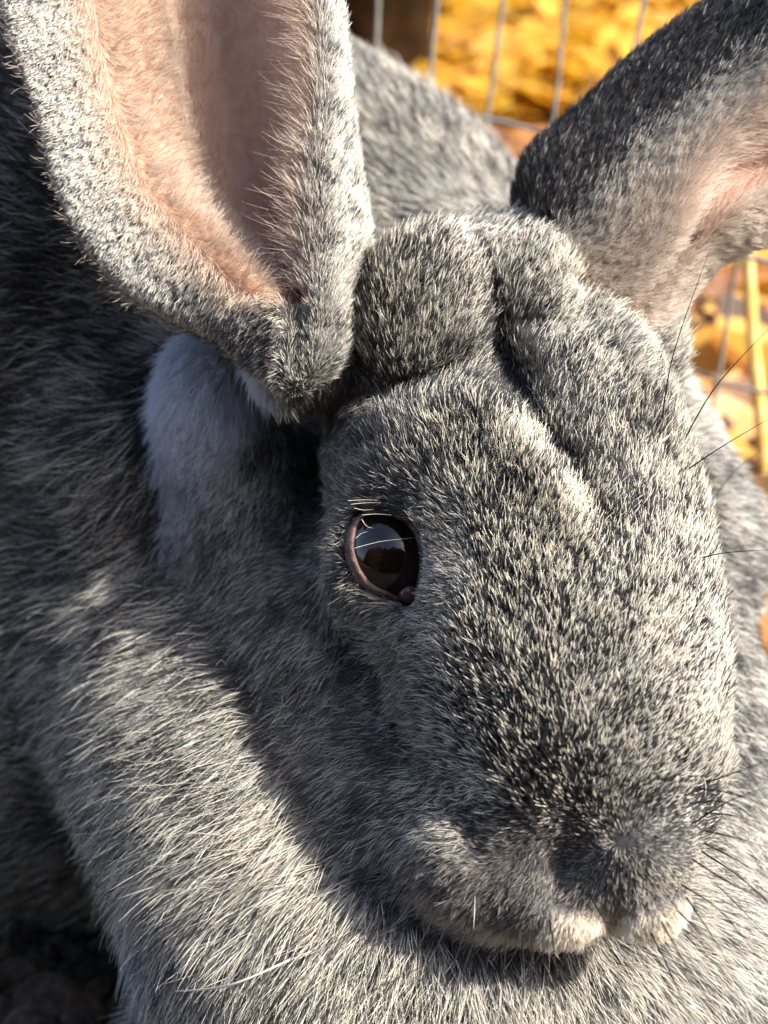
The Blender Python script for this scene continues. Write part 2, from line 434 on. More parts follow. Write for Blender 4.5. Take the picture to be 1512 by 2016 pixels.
# --- skin folds: shallow creases and ridges along lines on the head
FOLDS = [([(885, 425), (945, 520), (972, 610), (985, 695), (1030, 790), (1090, 890), (1150, 990), (1205, 1090)], -.52, 27),
         ([(970, 630), (988, 710), (1015, 780)], -.45, 32),
         ([(985, 830), (1045, 905), (1105, 985), (1150, 1070)], .42, 34),
         ([(690, 770), (780, 775), (870, 745), (965, 705)], -.50, 26),
         ([(760, 815), (860, 800), (960, 790)], .16, 28),
         ([(1150, 640), (1230, 760), (1300, 900), (1335, 1010)], -.18, 24),
         ([(1020, 640), (1090, 650), (1150, 615)], -.28, 20), ([(1140, 560), (1148, 610), (1140, 650)], -.4, 20),
         ([(650, 850), (612, 930), (602, 1050), (628, 1150)], -.30, 34),
         ([(468, 1180), (490, 1330), (560, 1480)], -.22, 26), ([(560, 1180), (610, 1330), (640, 1480)], -.20, 24),
         ([(640, 1230), (720, 1300), (860, 1310)], -.14, 30),
         ([(1122, 1610), (1112, 1700), (1095, 1790)], -.36, 44), ([(1085, 1770), (1150, 1795), (1215, 1800), (1290, 1775), (1345, 1730)], -.34, 13),
         ([(1213, 1800), (1208, 1860)], -.4, 13),
         ([(900, 1600), (935, 1640), (965, 1690)], -.25, 18), ([(850, 1660), (890, 1630)], .22, 26),
         ([(1385, 1545), (1372, 1620), (1388, 1690)], -.3, 16),
         ([(900, 1040), (960, 1150), (1000, 1300)], -.08, 50)]
px, py = topx(BV); fr = np.clip(-(BN[:, 2]) * 2 + .3, 0, 1) * (BH & (BV[:, 2] < 43))
disp = np.zeros(len(BV))
for pl, amp, w in FOLDS:
    pl = bez(pl, 5 * len(pl)); d = np.full(len(BV), 1e9)
    tp = np.zeros(len(BV))
    for i in range(len(pl) - 1):
        a, b = pl[i], pl[i + 1]; ab = b - a
        t = np.clip(((px - a[0]) * ab[0] + (py - a[1]) * ab[1]) / (ab @ ab), 0, 1)
        dd = np.hypot(px - a[0] - t * ab[0], py - a[1] - t * ab[1]); u = (i + t) / (len(pl) - 1)
        tp = np.where(dd < d, u, tp); d = np.minimum(d, dd)
    disp += amp * np.exp(-(d / w) ** 2) * (.35 + .65 * np.sin(np.pi * np.clip(tp, .02, .98)) ** .6)
BV = BV - unit_(BV) * (disp * fr)[:, None]
BV = relax(BV, BQ, 2, .5)
BN = vnormals(BV, BQ)

# ------------------------------------------------------------------ ears: closed lofts with a real hollow
LEAR = [
 [(540,748,38.9),(550,763,38.3),(562,773,38.0),(572,777,37.9),(582,778,37.9),(592,776,37.9),(602,771,38.0),(625,756,38.3),(640,738,38.9),(625,748,39.6),(585,763,39.8),(550,756,39.6)],
 [(470,709,39.0),(500,724,38.0),(535,739,37.5),(560,744,37.35),(580,746,37.35),(600,744,37.35),(622,736,37.4),(660,709,37.8),(692,674,39),(670,704,40.3),(580,744,40.6),(500,729,40.3)],
 [(425,670,38.8),(470,670,37.8),(530,655,37.3),(565,645,37.15),(588,635,37.6),(603,635,37.3),(625,645,37.05),(662,615,37.4),(698,585,39),(690,620,40.5),(580,640,41),(470,660,40.4)],
 [(330,628,38.5),(402,598,37.8),(495,560,37.35),(552,577,37.5),(586,600,38.5),(592,602,38.4),(608,598,37.15),(650,540,37.0),(708,525,38.8),(705,540,40.5),(570,570,41.2),(400,610,40.4)],
 [(222,548,38.3),(308,520,37.9),(430,470,37.8),(492,488,38.8),(548,505,39.6),(582,492,39.4),(594,482,37.25),(652,440,36.95),(710,432,38.6),(700,440,40.6),(540,470,41.5),(310,530,40.4)],
 [(128,402,38.0),(208,380,37.9),(320,345,38.3),(400,350,38.9),(490,370,39.7),(574,360,39.0),(598,342,37.2),(650,320,36.95),(686,312,38.4),(680,320,40.3),(490,350,41.7),(230,385,40.4)],
 [(74,206,37.8),(152,202,37.9),(262,190,38.5),(360,190,39.0),(460,200,39.6),(572,190,38.8),(620,172,37.25),(654,160,37.05),(674,160,38),(660,170,39.9),(460,180,41.6),(180,200,40.2)],
 [(14,16,37.7),(102,5,37.9),(222,-10,38.5),(330,-10,39.0),(430,-5,39.4),(552,-5,38.6),(606,-13,37.3),(634,-20,37.3),(646,-20,38),(630,-10,39.6),(430,-10,41.3),(150,5,40.2)],
 [(-50,-320,37.7),(50,-340,37.8),(170,-350,38.3),(260,-350,39),(350,-350,39.5),(450,-350,38.8),(520,-350,37.8),(535,-350,37.6),(545,-350,38),(520,-350,39),(340,-350,40.4),(90,-340,39.8)],
 [(60,-680,37.7),(100,-690,37.8),(150,-700,38.1),(190,-700,38.4),(230,-700,38.6),(270,-700,38.3),(300,-700,37.9),(312,-700,37.8),(320,-700,38),(300,-700,38.5),(220,-700,39.2),(120,-690,39.1)],
 [(175,-830,38.3)]*12]
REAR = [
 [(1010,420,42.5),(1050,490,40.2),(1095,570,39.5),(1135,640,39.5),(1160,680,39.7),(1175,710,40),(1200,750,41),(1180,700,42.3),(1130,590,43.8),(1050,470,43.8)],
 [(1028,350,42.2),(1070,430,39.6),(1115,520,38.8),(1160,605,38.7),(1185,645,38.9),(1200,680,39.2),(1225,705,40.5),(1210,670,42),(1150,550,43.5),(1070,420,43.5)],
 [(1055,292,41.9),(1120,360,39.5),(1190,450,38.5),(1240,540,38.3),(1265,580,38.5),(1285,610,38.8),(1308,630,40.2),(1275,580,41.7),(1190,450,43),(1110,350,43.2)],
 [(1148,212,41.6),(1200,270,39.5),(1262,350,38.4),(1312,440,38.1),(1342,480,38.5),(1362,510,38.5),(1398,530,39.8),(1350,480,41.2),(1270,350,42.4),(1190,270,42.6)],
 [(1258,108,41.1),(1310,180,39.3),(1360,250,38.3),(1392,305,37.95),(1415,375,39.0),(1428,432,38.2),(1456,494,39.4),(1430,420,40.8),(1360,240,41.8),(1300,150,42)],
 [(1398,8,40.6),(1440,80,39),(1475,160,38.1),(1498,225,37.8),(1510,310,39.4),(1518,392,38.3),(1532,466,39.2),(1515,390,40.6),(1470,150,41.4),(1420,50,41.5)],
 [(1600,-110,39.5),(1630,-40,38.2),(1650,50,37.5),(1665,130,37.4),(1675,220,39),(1680,310,38.2),(1690,390,38.9),(1670,290,40),(1650,30,40.6),(1620,-70,40.6)],
 [(1860,-130,38.6),(1875,-80,37.8),(1890,-10,37.4),(1895,60,37.3),(1900,120,38.2),(1905,180,37.9),(1910,230,38.3),(1900,150,39.2),(1885,0,39.5),(1870,-90,39.4)],
 [(2060,20,38.2)]*10]
def loft(rows, nr, nc):
    rows = np.array([[at(*p) for p in r] for r in rows]); m = rows.shape[1]
    tu = np.linspace(0, len(rows) - 1, nr); A = crom(rows, tu)                 # (nr, m, 3)
    A = np.concatenate([A[:, -2:], A, A[:, :3]], 1).transpose(1, 0, 2)
    tv = np.arange(nc) * m / nc; G = crom(A, tv + 2).transpose(1, 0, 2)        # (nr, nc, 3)
    return G, tu, tv
def loft_mesh(G, base):
    nr, nc = G.shape[:2]; i, j = np.meshgrid(np.arange(nr - 1), np.arange(nc), indexing='ij'); j2 = (j + 1) % nc
    q = np.stack([i * nc + j, (i + 1) * nc + j, (i + 1) * nc + j2, i * nc + j2], -1).reshape(-1, 4)
    return G.reshape(-1, 3), q
EARS = []
for rows in (LEAR, REAR):
    G, tu, tv = loft(rows, 150 if rows is LEAR else 110, 132)
    P, Q = loft_mesh(G, 0)
    N = vnormals(P, Q)
    # outward check: the back columns must face away from the camera
    c = P.mean(0); 
    if np.sum(np.einsum('ij,ij->i', N, P - c)) < 0: Q = Q[:, ::-1]; N = -N
    U = np.repeat(tu, len(tv)); Vv = np.tile(tv, len(tu))
    EARS.append((P, Q, N, U, Vv))

# skin colour (pigment): slate under the fur, pink in the ears and round the eye
px, py = topx(BV)
skin = np.tile(np.array([.075, .072, .074]), (len(BV), 1))
el = np.exp(-np.clip(poly_sd(px, py, EYE), 0, None) / 30.) * BH * (BV[:, 2] < 40)
skin = skin * (1 - el[:, None]) + el[:, None] * np.array([.30, .20, .185])
lip = np.exp(-(((px - 1180) / 130) ** 2 + ((py - 1830) / 40) ** 2)) * BH
skin = skin * (1 - lip[:, None]) + lip[:, None] * np.array([.5, .42, .33])
def ear_skin(k):
    P, Q, N, U, Vv = EARS[k]; c = np.tile(np.array([.16, .13, .115]), (len(P), 1))
    if k == 0:
        inn = sstep(.6, 2.2, Vv) * (1 - sstep(6.2, 6.8, Vv)) * sstep(2.0, 2.7, U)
        deep = np.exp(-((U - 3.4) / 1.0) ** 2) * sstep(2.4, 3.4, Vv) * (1 - sstep(5.6, 6.6, Vv))
        col = np.array([.74, .53, .39]) * (1 - deep[:, None]) + np.array([.52, .17, .13]) * deep[:, None]
        cr = np.exp(-((Vv - 2.0) / .7) ** 2) * sstep(2.2, 3, U)
        col = col * (1 - .8 * cr[:, None]) + .8 * cr[:, None] * np.array([.74, .45, .29])
    else:
        inn = sstep(2.0, 3.0, Vv) * (1 - sstep(4.8, 5.6, Vv)) * sstep(2.6, 3.6, U)
        col = np.tile(np.array([.72, .40, .29]), (len(P), 1))
    return c * (1 - inn[:, None]) + inn[:, None] * col
sk = np.concatenate([skin, ear_skin(0), ear_skin(1)])
AV = np.concatenate([BV, EARS[0][0], EARS[1][0]]); AQ = np.concatenate([BQ, EARS[0][1] + len(BV), EARS[1][1] + len(BV) + len(EARS[0][0])])

rabbit = thing("rabbit", "grey agouti rabbit crouching with both ears raised, head turned to the right", "rabbit", (0, .40, 0))
RB = np.array([0, .40, 0])
skm, sn, sl, sb = mat("rabbit_skin")
a_ = sn.new('ShaderNodeAttribute'); a_.attribute_name = 'skin'
vn = sn.new('ShaderNodeTexNoise'); vn.inputs['Scale'].default_value = 55; vn.inputs['Detail'].default_value = 5; vn.inputs['Distortion'].default_value = 1.6
vr = sn.new('ShaderNodeValToRGB'); vr.color_ramp.elements[0].position = .35; vr.color_ramp.elements[0].color = (.78, .62, .58, 1); vr.color_ramp.elements[1].position = .6; vr.color_ramp.elements[1].color = (1, 1, 1, 1)
vm = sn.new('ShaderNodeMix'); vm.data_type = 'RGBA'; vm.blend_type = 'MULTIPLY'; vm.inputs[0].default_value = .7
sl.new(vn.outputs[0], vr.inputs[0]); sl.new(a_.outputs['Color'], vm.inputs[6]); sl.new(vr.outputs[0], vm.inputs[7]); sl.new(vm.outputs[2], sb.inputs['Base Color']); sb.inputs['Roughness'].default_value = .55
sb.inputs['Subsurface Weight'].default_value = .9; sb.inputs['Subsurface Radius'].default_value = (1, .5, .3); sb.inputs['Subsurface Scale'].default_value = .009
sz = sn.new('ShaderNodeTexNoise'); sz.inputs['Scale'].default_value = 700; sbp = sn.new('ShaderNodeBump'); sbp.inputs['Strength'].default_value = .25; sbp.inputs['Distance'].default_value = .0005
sl.new(sz.outputs[0], sbp.inputs['Height']); sl.new(sbp.outputs[0], sb.inputs['Normal'])
me = bpy.data.meshes.new("body"); W = c2w(AV) - RB
me.vertices.add(len(W)); me.vertices.foreach_set('co', W.astype(np.float32).ravel())
me.loops.add(AQ.size); me.loops.foreach_set('vertex_index', AQ.astype(np.int32).ravel())
me.polygons.add(len(AQ)); me.polygons.foreach_set('loop_start', np.arange(0, AQ.size, 4, dtype=np.int32))
me.update(calc_edges=True); me.validate()
me.polygons.foreach_set('use_smooth', [True] * len(me.polygons))
ca = me.color_attributes.new('skin', 'FLOAT_COLOR', 'POINT')
ca.data.foreach_set('color', np.concatenate([sk, np.ones((len(sk), 1))], 1).astype(np.float32).ravel())
me.materials.append(skm)
ob = bpy.data.objects.new("body", me); COL.objects.link(ob); ob.parent = rabbit
BVH = BVHTree.FromPolygons([tuple(v) for v in AV], [tuple(int(k) for k in q) for q in AQ])
def surf(px, py, dz=0.0):         # point on the rabbit under a photo position
    d = Vector(((px - 756) / FPX, (py - 1008) / FPX, 1)).normalized()
    h = BVH.ray_cast(Vector((0, 0, 0)), d)
    p = np.array(h[0]) if h[0] is not None else at(px, py, 40.)
    return p * (1 + dz / p[2])
#EYE
# ------------------------------------------------------------------ eye
def sphere(name, c, r, m, parent, seg=48):
    b = bmesh.new(); bmesh.ops.create_uvsphere(b, u_segments=seg, v_segments=seg // 2, radius=r * .01)
    d = bpy.data.meshes.new(name); b.to_mesh(d); b.free(); d.materials.append(m)
    d.polygons.foreach_set('use_smooth', [True] * len(d.polygons))
    o = bpy.data.objects.new(name, d); COL.objects.link(o); o.parent = parent; o.location = c2w(c) - RB
    return o
irm, n_, l_, b_ = mat("eye_iris"); b_.inputs['Base Color'].default_value = (.010, .006, .004, 1); b_.inputs['Roughness'].default_value = .04
b_.inputs['IOR'].default_value = 1.5; b_.inputs['Coat Weight'].default_value = .25; b_.inputs['Coat IOR'].default_value = 1.5; b_.inputs['Coat Roughness'].default_value = .015
eye = sphere("eye", EYE_C, EYE_R, irm, rabbit)
lidm = noise_mat("eyelid_skin", [(.09, .050, .044), (.15, .09, .08), (.22, .15, .135)], 400, .42, .5)
lidm.node_tree.nodes['Principled BSDF'].inputs['Subsurface Weight'].default_value = .2
lidm.node_tree.nodes['Principled BSDF'].inputs['Subsurface Scale'].default_value = .002
def on_eye(px, py, lift):
    d = np.array([(px - 756) / FPX, (py - 1008) / FPX, 1.]); d /= np.linalg.norm(d); r = EYE_R + lift
    b = d @ EYE_C; q = b * b - (EYE_C @ EYE_C - r * r)
    return d * (b - math.sqrt(q)) if q > 0 else d * b
E2 = np.concatenate([EYE, EYE[:3]]); outl = crom(E2, np.linspace(1, len(EYE) + 1, 121)[:-1])
ctr = np.array([762, 1095]); V = []; Fc = []; prof = [(-3, -.10), (-1, .01), (3, .06), (7, .085), (12, .08), (19, .03), (32, -.15)]
for p in outl:
    dr = (p - ctr) / np.linalg.norm(p - ctr); wide = 1.0 + .35 * max(0, dr[0]) 
    for (o_, lf) in prof:
        q = p + dr * o_ * wide; e_ = on_eye(*np.clip(q, EYE_C[:2] / EYE_C[2] * FPX + [756, 1008] - 92, EYE_C[:2] / EYE_C[2] * FPX + [756, 1008] + 110), lf)
        V.append(c2w(e_)[...] - RB)
k = len(prof); m_ = len(outl)
for i in range(m_):
    for j in range(k - 1):
        i2 = (i + 1) % m_; Fc.append((i * k + j, i2 * k + j, i2 * k + j + 1, i * k + j + 1))
mesh_obj("eyelid", V, Fc, lidm, eye); bpy.data.objects["eyelid"].location = -eye.location
tearm, n_, l_, b_ = mat("tear_duct"); b_.inputs['Base Color'].default_value = (.16, .07, .065, 1); b_.inputs['Roughness'].default_value = .12
td = sphere("tear_duct", on_eye(803, 1168, -.02), .22, tearm, eye, 16); td.location = td.location - eye.location
tear, n_, l_, b_ = mat("tear"); b_.inputs['Base Color'].default_value = (.05, .03, .03, 1); b_.inputs['Roughness'].default_value = .03
#FUR
# ------------------------------------------------------------------ fur
furm, fn, fl, fb = mat("fur_strands"); fn.remove(fb)
hb = fn.new('ShaderNodeBsdfPrincipled'); hb.inputs['Roughness'].default_value = .45; hb.inputs['Specular IOR Level'].default_value = .3
tl = fn.new('ShaderNodeBsdfTranslucent'); hm = fn.new('ShaderNodeMixShader'); hm.inputs[0].default_value = .18
hi_ = fn.new('ShaderNodeHairInfo'); ta = fn.new('ShaderNodeAttribute'); ta.attribute_name = 'tint'
ra = fn.new('ShaderNodeAttribute'); ra.attribute_name = 'root'
mp = fn.new('ShaderNodeMapRange'); mp.interpolation_type = 'SMOOTHSTEP'; mp.inputs[1].default_value = .30; mp.inputs[2].default_value = .78
fl.new(hi_.outputs['Intercept'], mp.inputs[0])
mx = fn.new('ShaderNodeMix'); mx.data_type = 'RGBA'
fl.new(mp.outputs[0], mx.inputs[0]); fl.new(ra.outputs['Color'], mx.inputs[6]); fl.new(ta.outputs['Color'], mx.inputs[7])
fl.new(mx.outputs[2], hb.inputs['Base Color']); fl.new(mx.outputs[2], tl.inputs[0]); fl.new(hb.outputs[0], hm.inputs[1]); fl.new(tl.outputs[0], hm.inputs[2]); fl.new(hm.outputs[0], fn['Material Output'].inputs[0])

def unit(a): return a / (np.linalg.norm(a, axis=-1, keepdims=True) + 1e-12)
def hair(name, P, N, T, lift, length, tint, root, rad, clump=.12, clump_w=.5, jit=.22, npt=6, bend=.6, parent=None):
    """P roots, N normals, T tangents (camera cm); lift in radians; length in cm; one Curves object"""
    n = len(P)
    # tufts: strands sharing a small cell lean together
    cell = np.floor(P / clump + rng.normal(0, .22, P.shape)).astype(np.int64)
    key = cell[:, 0] * 73856093 ^ cell[:, 1] * 19349663 ^ cell[:, 2] * 83492791
    _, inv = np.unique(key, return_inverse=True); m = inv.max() + 1; cnt = np.bincount(inv, minlength=m)
    cen = np.stack([np.bincount(inv, P[:, a], m) / cnt for a in range(3)], 1)
    crand = rng.normal(0, 1, (m, 4))[inv]; hr = rng.normal(0, 1, (n, 4))
    B = unit(np.cross(N, T))
    ang = jit * (.75 * crand[:, 0] + .75 * hr[:, 0])
    T2 = T * np.cos(ang)[:, None] + B * np.sin(ang)[:, None]
    lf = np.clip(lift * (1 + .30 * crand[:, 1] + .22 * hr[:, 1]), .04, 1.5)
    L = length * np.clip(1 + .12 * crand[:, 2] + .18 * hr[:, 2], .45, 1.6)
    s = np.linspace(0, 1, npt)
    pts = np.zeros((n, npt, 3)); pts[:, 0] = P - N * .03
    pos = pts[:, 0].copy()
    for i in range(1, npt):
        l_i = lf * (1 - bend * (i - .5) / (npt - 1)) + .25 * (1 - i / npt) * 0
        d = T2 * np.cos(l_i)[:, None] + N * np.sin(l_i)[:, None] + B * (.10 * hr[:, 3] * (i / npt))[:, None]
        pos = pos + unit(d) * (L / (npt - 1))[:, None]; pts[:, i] = pos
    off = cen[inv] - P; off *= (np.linalg.norm(off, axis=1) < clump * 1.6)[:, None]; off -= N * np.einsum('ij,ij->i', off, N)[:, None]
    pts += off[:, None, :] * (clump_w * s ** 1.4)[None, :, None]
    W = c2w(pts) - RB
    cu = bpy.data.hair_curves.new(name); cu.add_curves([npt] * n)
    cu.position_data.foreach_set('vector', W.astype(np.float32).ravel())
    r = (rad[:, None] * (1.0 - .80 * s ** 2.6)[None, :] * .01).astype(np.float32)
    ra = cu.attributes.get('radius') or cu.attributes.new('radius', 'FLOAT', 'POINT'); ra.data.foreach_set('value', r.ravel())
    for nm, c in (('tint', tint), ('root', root)):
        a = cu.attributes.new(nm, 'FLOAT_COLOR', 'CURVE')
        a.data.foreach_set('color', np.concatenate([c, np.ones((n, 1))], 1).astype(np.float32).ravel())
    cu.materials.append(furm)
    o = bpy.data.objects.new(name, cu); COL.objects.link(o); o.parent = parent or rabbit
    tag(o, kind='stuff'); return o
def scatter(P, Q, N, dens, extra=()):
    """random roots on quads; dens per cm2 per vertex"""
    T = np.concatenate([Q[:, [0, 1, 2]], Q[:, [0, 2, 3]]]); a, b, c = P[T[:, 0]], P[T[:, 1]], P[T[:, 2]]
    ar = .5 * np.linalg.norm(np.cross(b - a, c - a), axis=1) * dens[T].mean(1)
    cnt = rng.poisson(ar); idx = np.repeat(np.arange(len(T)), cnt)
    u = rng.random(len(idx)); v = rng.random(len(idx)); f = u + v > 1; u[f], v[f] = 1 - u[f], 1 - v[f]; w = 1 - u - v
    t = T[idx]; mixv = lambda X: (X[t[:, 0]].T * w + X[t[:, 1]].T * u + X[t[:, 2]].T * v).T
    return mixv(P), unit(mixv(N)), [mixv(x) for x in extra]
def groom(px, py, table, cols, p=3.0, soft=60.):
    t = np.array([r[:2] for r in table], float); val = np.array([r[2:] for r in table], float)
    val = np.concatenate([np.cos(np.radians(val[:, :1])), np.sin(np.radians(val[:, :1])), val[:, 1:]], 1)
    out = np.zeros((len(px), val.shape[1]))
    for i in range(0, len(px), 50000):
        d2 = (px[i:i + 50000, None] - t[None, :, 0]) ** 2 + (py[i:i + 50000, None] - t[None, :, 1]) ** 2
        w = (d2 + soft ** 2) ** (-p); w /= w.sum(1, keepdims=True); out[i:i + 50000] = w @ val
    return out
def tangent(N, dx, dy):
    t = np.stack([dx, dy, np.zeros_like(dx)], 1); t = unit(t)
    t = t - N * np.einsum('ij,ij->i', t, N)[:, None]
    ln = np.linalg.norm(t, axis=1)
    side = np.stack([np.zeros_like(dx), np.zeros_like(dx), np.ones_like(dx)], 1)
    side = side - N * np.einsum('ij,ij->i', side, N)[:, None]
    t = t + side * (.35 * np.clip(.5 - ln, 0, 1))[:, None]
    return unit(t)
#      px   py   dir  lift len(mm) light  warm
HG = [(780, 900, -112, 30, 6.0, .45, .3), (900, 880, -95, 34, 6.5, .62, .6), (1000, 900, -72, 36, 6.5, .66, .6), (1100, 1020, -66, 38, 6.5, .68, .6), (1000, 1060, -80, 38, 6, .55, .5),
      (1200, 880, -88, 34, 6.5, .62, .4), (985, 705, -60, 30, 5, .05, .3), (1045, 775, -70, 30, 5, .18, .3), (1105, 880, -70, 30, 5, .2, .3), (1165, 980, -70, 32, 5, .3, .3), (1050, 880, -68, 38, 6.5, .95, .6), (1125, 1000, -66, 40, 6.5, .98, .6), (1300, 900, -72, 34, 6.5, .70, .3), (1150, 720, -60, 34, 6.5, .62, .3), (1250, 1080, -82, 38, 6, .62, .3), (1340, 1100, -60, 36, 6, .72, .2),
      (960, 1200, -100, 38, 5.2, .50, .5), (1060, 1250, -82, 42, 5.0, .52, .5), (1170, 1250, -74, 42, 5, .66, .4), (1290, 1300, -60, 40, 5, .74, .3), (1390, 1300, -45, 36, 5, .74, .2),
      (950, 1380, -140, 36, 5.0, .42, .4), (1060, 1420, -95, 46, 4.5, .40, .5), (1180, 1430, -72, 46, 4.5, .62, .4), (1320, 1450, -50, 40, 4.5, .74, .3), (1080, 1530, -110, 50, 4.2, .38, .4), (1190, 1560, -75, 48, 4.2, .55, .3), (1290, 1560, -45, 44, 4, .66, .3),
      (1225, 1590, -85, 38, 3.0, .5, .3), (1280, 1640, -35, 36, 2.6, .6, .35), (1180, 1640, -140, 36, 2.6, .42, .3), (1230, 1695, 80, 36, 2.4, .5, .35), (1345, 1660, -5, 34, 2.8, .55, .5), (1385, 1610, -20, 34, 3, .1, .3), (1305, 1715, 40, 34, 2.6, .62, .6), (1230, 1740, 85, 34, 2.4, .62, .6), (1150, 1730, 150, 34, 2.6, .5, .8), (1120, 1650, -160, 36, 2.8, .25, .3),  # dark row at the far nose edge puts that strip's shade into the fur
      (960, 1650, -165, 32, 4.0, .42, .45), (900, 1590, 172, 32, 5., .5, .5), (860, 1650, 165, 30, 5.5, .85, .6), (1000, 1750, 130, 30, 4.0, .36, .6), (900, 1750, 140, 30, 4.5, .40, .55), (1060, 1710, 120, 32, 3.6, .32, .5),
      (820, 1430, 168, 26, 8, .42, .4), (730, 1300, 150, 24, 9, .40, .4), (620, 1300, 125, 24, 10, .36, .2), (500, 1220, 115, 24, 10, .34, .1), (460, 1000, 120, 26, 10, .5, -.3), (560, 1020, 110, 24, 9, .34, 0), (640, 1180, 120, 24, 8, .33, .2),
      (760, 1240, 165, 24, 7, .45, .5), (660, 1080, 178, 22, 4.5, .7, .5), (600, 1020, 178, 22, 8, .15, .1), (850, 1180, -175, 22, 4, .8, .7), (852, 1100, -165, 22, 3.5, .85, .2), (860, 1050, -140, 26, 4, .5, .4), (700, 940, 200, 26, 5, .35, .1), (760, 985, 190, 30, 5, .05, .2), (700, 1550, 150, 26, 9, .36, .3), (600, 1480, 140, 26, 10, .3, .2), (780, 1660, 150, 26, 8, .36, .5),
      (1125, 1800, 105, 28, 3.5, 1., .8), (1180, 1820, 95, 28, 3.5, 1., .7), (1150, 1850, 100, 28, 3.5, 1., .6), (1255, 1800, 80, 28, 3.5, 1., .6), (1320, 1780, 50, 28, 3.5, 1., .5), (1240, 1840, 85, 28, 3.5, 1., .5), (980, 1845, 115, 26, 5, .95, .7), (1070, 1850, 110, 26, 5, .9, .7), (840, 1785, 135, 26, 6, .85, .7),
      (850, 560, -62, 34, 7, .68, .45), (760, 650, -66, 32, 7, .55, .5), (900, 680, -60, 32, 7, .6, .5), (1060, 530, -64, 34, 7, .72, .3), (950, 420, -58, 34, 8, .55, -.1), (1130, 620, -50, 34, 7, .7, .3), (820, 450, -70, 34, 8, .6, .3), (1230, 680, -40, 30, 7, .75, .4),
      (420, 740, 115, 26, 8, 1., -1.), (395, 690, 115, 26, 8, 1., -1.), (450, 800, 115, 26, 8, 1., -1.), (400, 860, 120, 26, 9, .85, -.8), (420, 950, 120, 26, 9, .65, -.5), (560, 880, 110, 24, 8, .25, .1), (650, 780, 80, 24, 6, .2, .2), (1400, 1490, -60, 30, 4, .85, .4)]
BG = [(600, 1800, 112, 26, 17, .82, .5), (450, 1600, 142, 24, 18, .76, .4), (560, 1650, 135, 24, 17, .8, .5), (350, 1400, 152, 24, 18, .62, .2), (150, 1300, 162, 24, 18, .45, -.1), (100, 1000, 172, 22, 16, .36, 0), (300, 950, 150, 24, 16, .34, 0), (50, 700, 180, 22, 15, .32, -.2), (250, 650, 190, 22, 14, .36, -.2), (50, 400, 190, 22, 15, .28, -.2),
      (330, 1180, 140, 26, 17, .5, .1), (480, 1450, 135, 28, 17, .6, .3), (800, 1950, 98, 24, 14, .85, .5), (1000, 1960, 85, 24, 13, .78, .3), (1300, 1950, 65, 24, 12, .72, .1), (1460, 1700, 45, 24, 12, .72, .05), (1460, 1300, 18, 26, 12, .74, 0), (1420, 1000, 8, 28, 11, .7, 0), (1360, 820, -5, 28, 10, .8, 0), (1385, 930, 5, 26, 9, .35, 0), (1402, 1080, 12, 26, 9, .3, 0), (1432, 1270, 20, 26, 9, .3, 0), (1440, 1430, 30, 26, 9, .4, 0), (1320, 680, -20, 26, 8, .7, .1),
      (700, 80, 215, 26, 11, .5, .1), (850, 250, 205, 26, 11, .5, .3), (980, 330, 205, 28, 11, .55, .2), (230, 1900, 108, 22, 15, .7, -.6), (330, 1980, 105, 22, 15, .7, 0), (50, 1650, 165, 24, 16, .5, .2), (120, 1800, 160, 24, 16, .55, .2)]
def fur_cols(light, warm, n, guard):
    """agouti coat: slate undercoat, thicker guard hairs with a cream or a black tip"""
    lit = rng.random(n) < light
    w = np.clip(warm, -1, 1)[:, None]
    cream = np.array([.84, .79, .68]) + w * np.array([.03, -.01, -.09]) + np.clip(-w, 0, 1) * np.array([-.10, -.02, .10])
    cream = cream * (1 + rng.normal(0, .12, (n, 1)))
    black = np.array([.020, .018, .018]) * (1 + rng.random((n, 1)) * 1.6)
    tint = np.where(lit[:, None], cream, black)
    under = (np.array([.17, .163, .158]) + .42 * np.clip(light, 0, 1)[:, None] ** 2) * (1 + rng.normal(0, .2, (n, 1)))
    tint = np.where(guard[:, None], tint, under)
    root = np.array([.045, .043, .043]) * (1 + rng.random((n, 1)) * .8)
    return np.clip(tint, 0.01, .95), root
def patchy(P, f):
    return np.sin(P[:, 0] * f + 1.3 * np.sin(P[:, 1] * f * .8)) * np.sin(P[:, 1] * f * 1.1 + 1.7 * np.sin(P[:, 2] * f * .9))
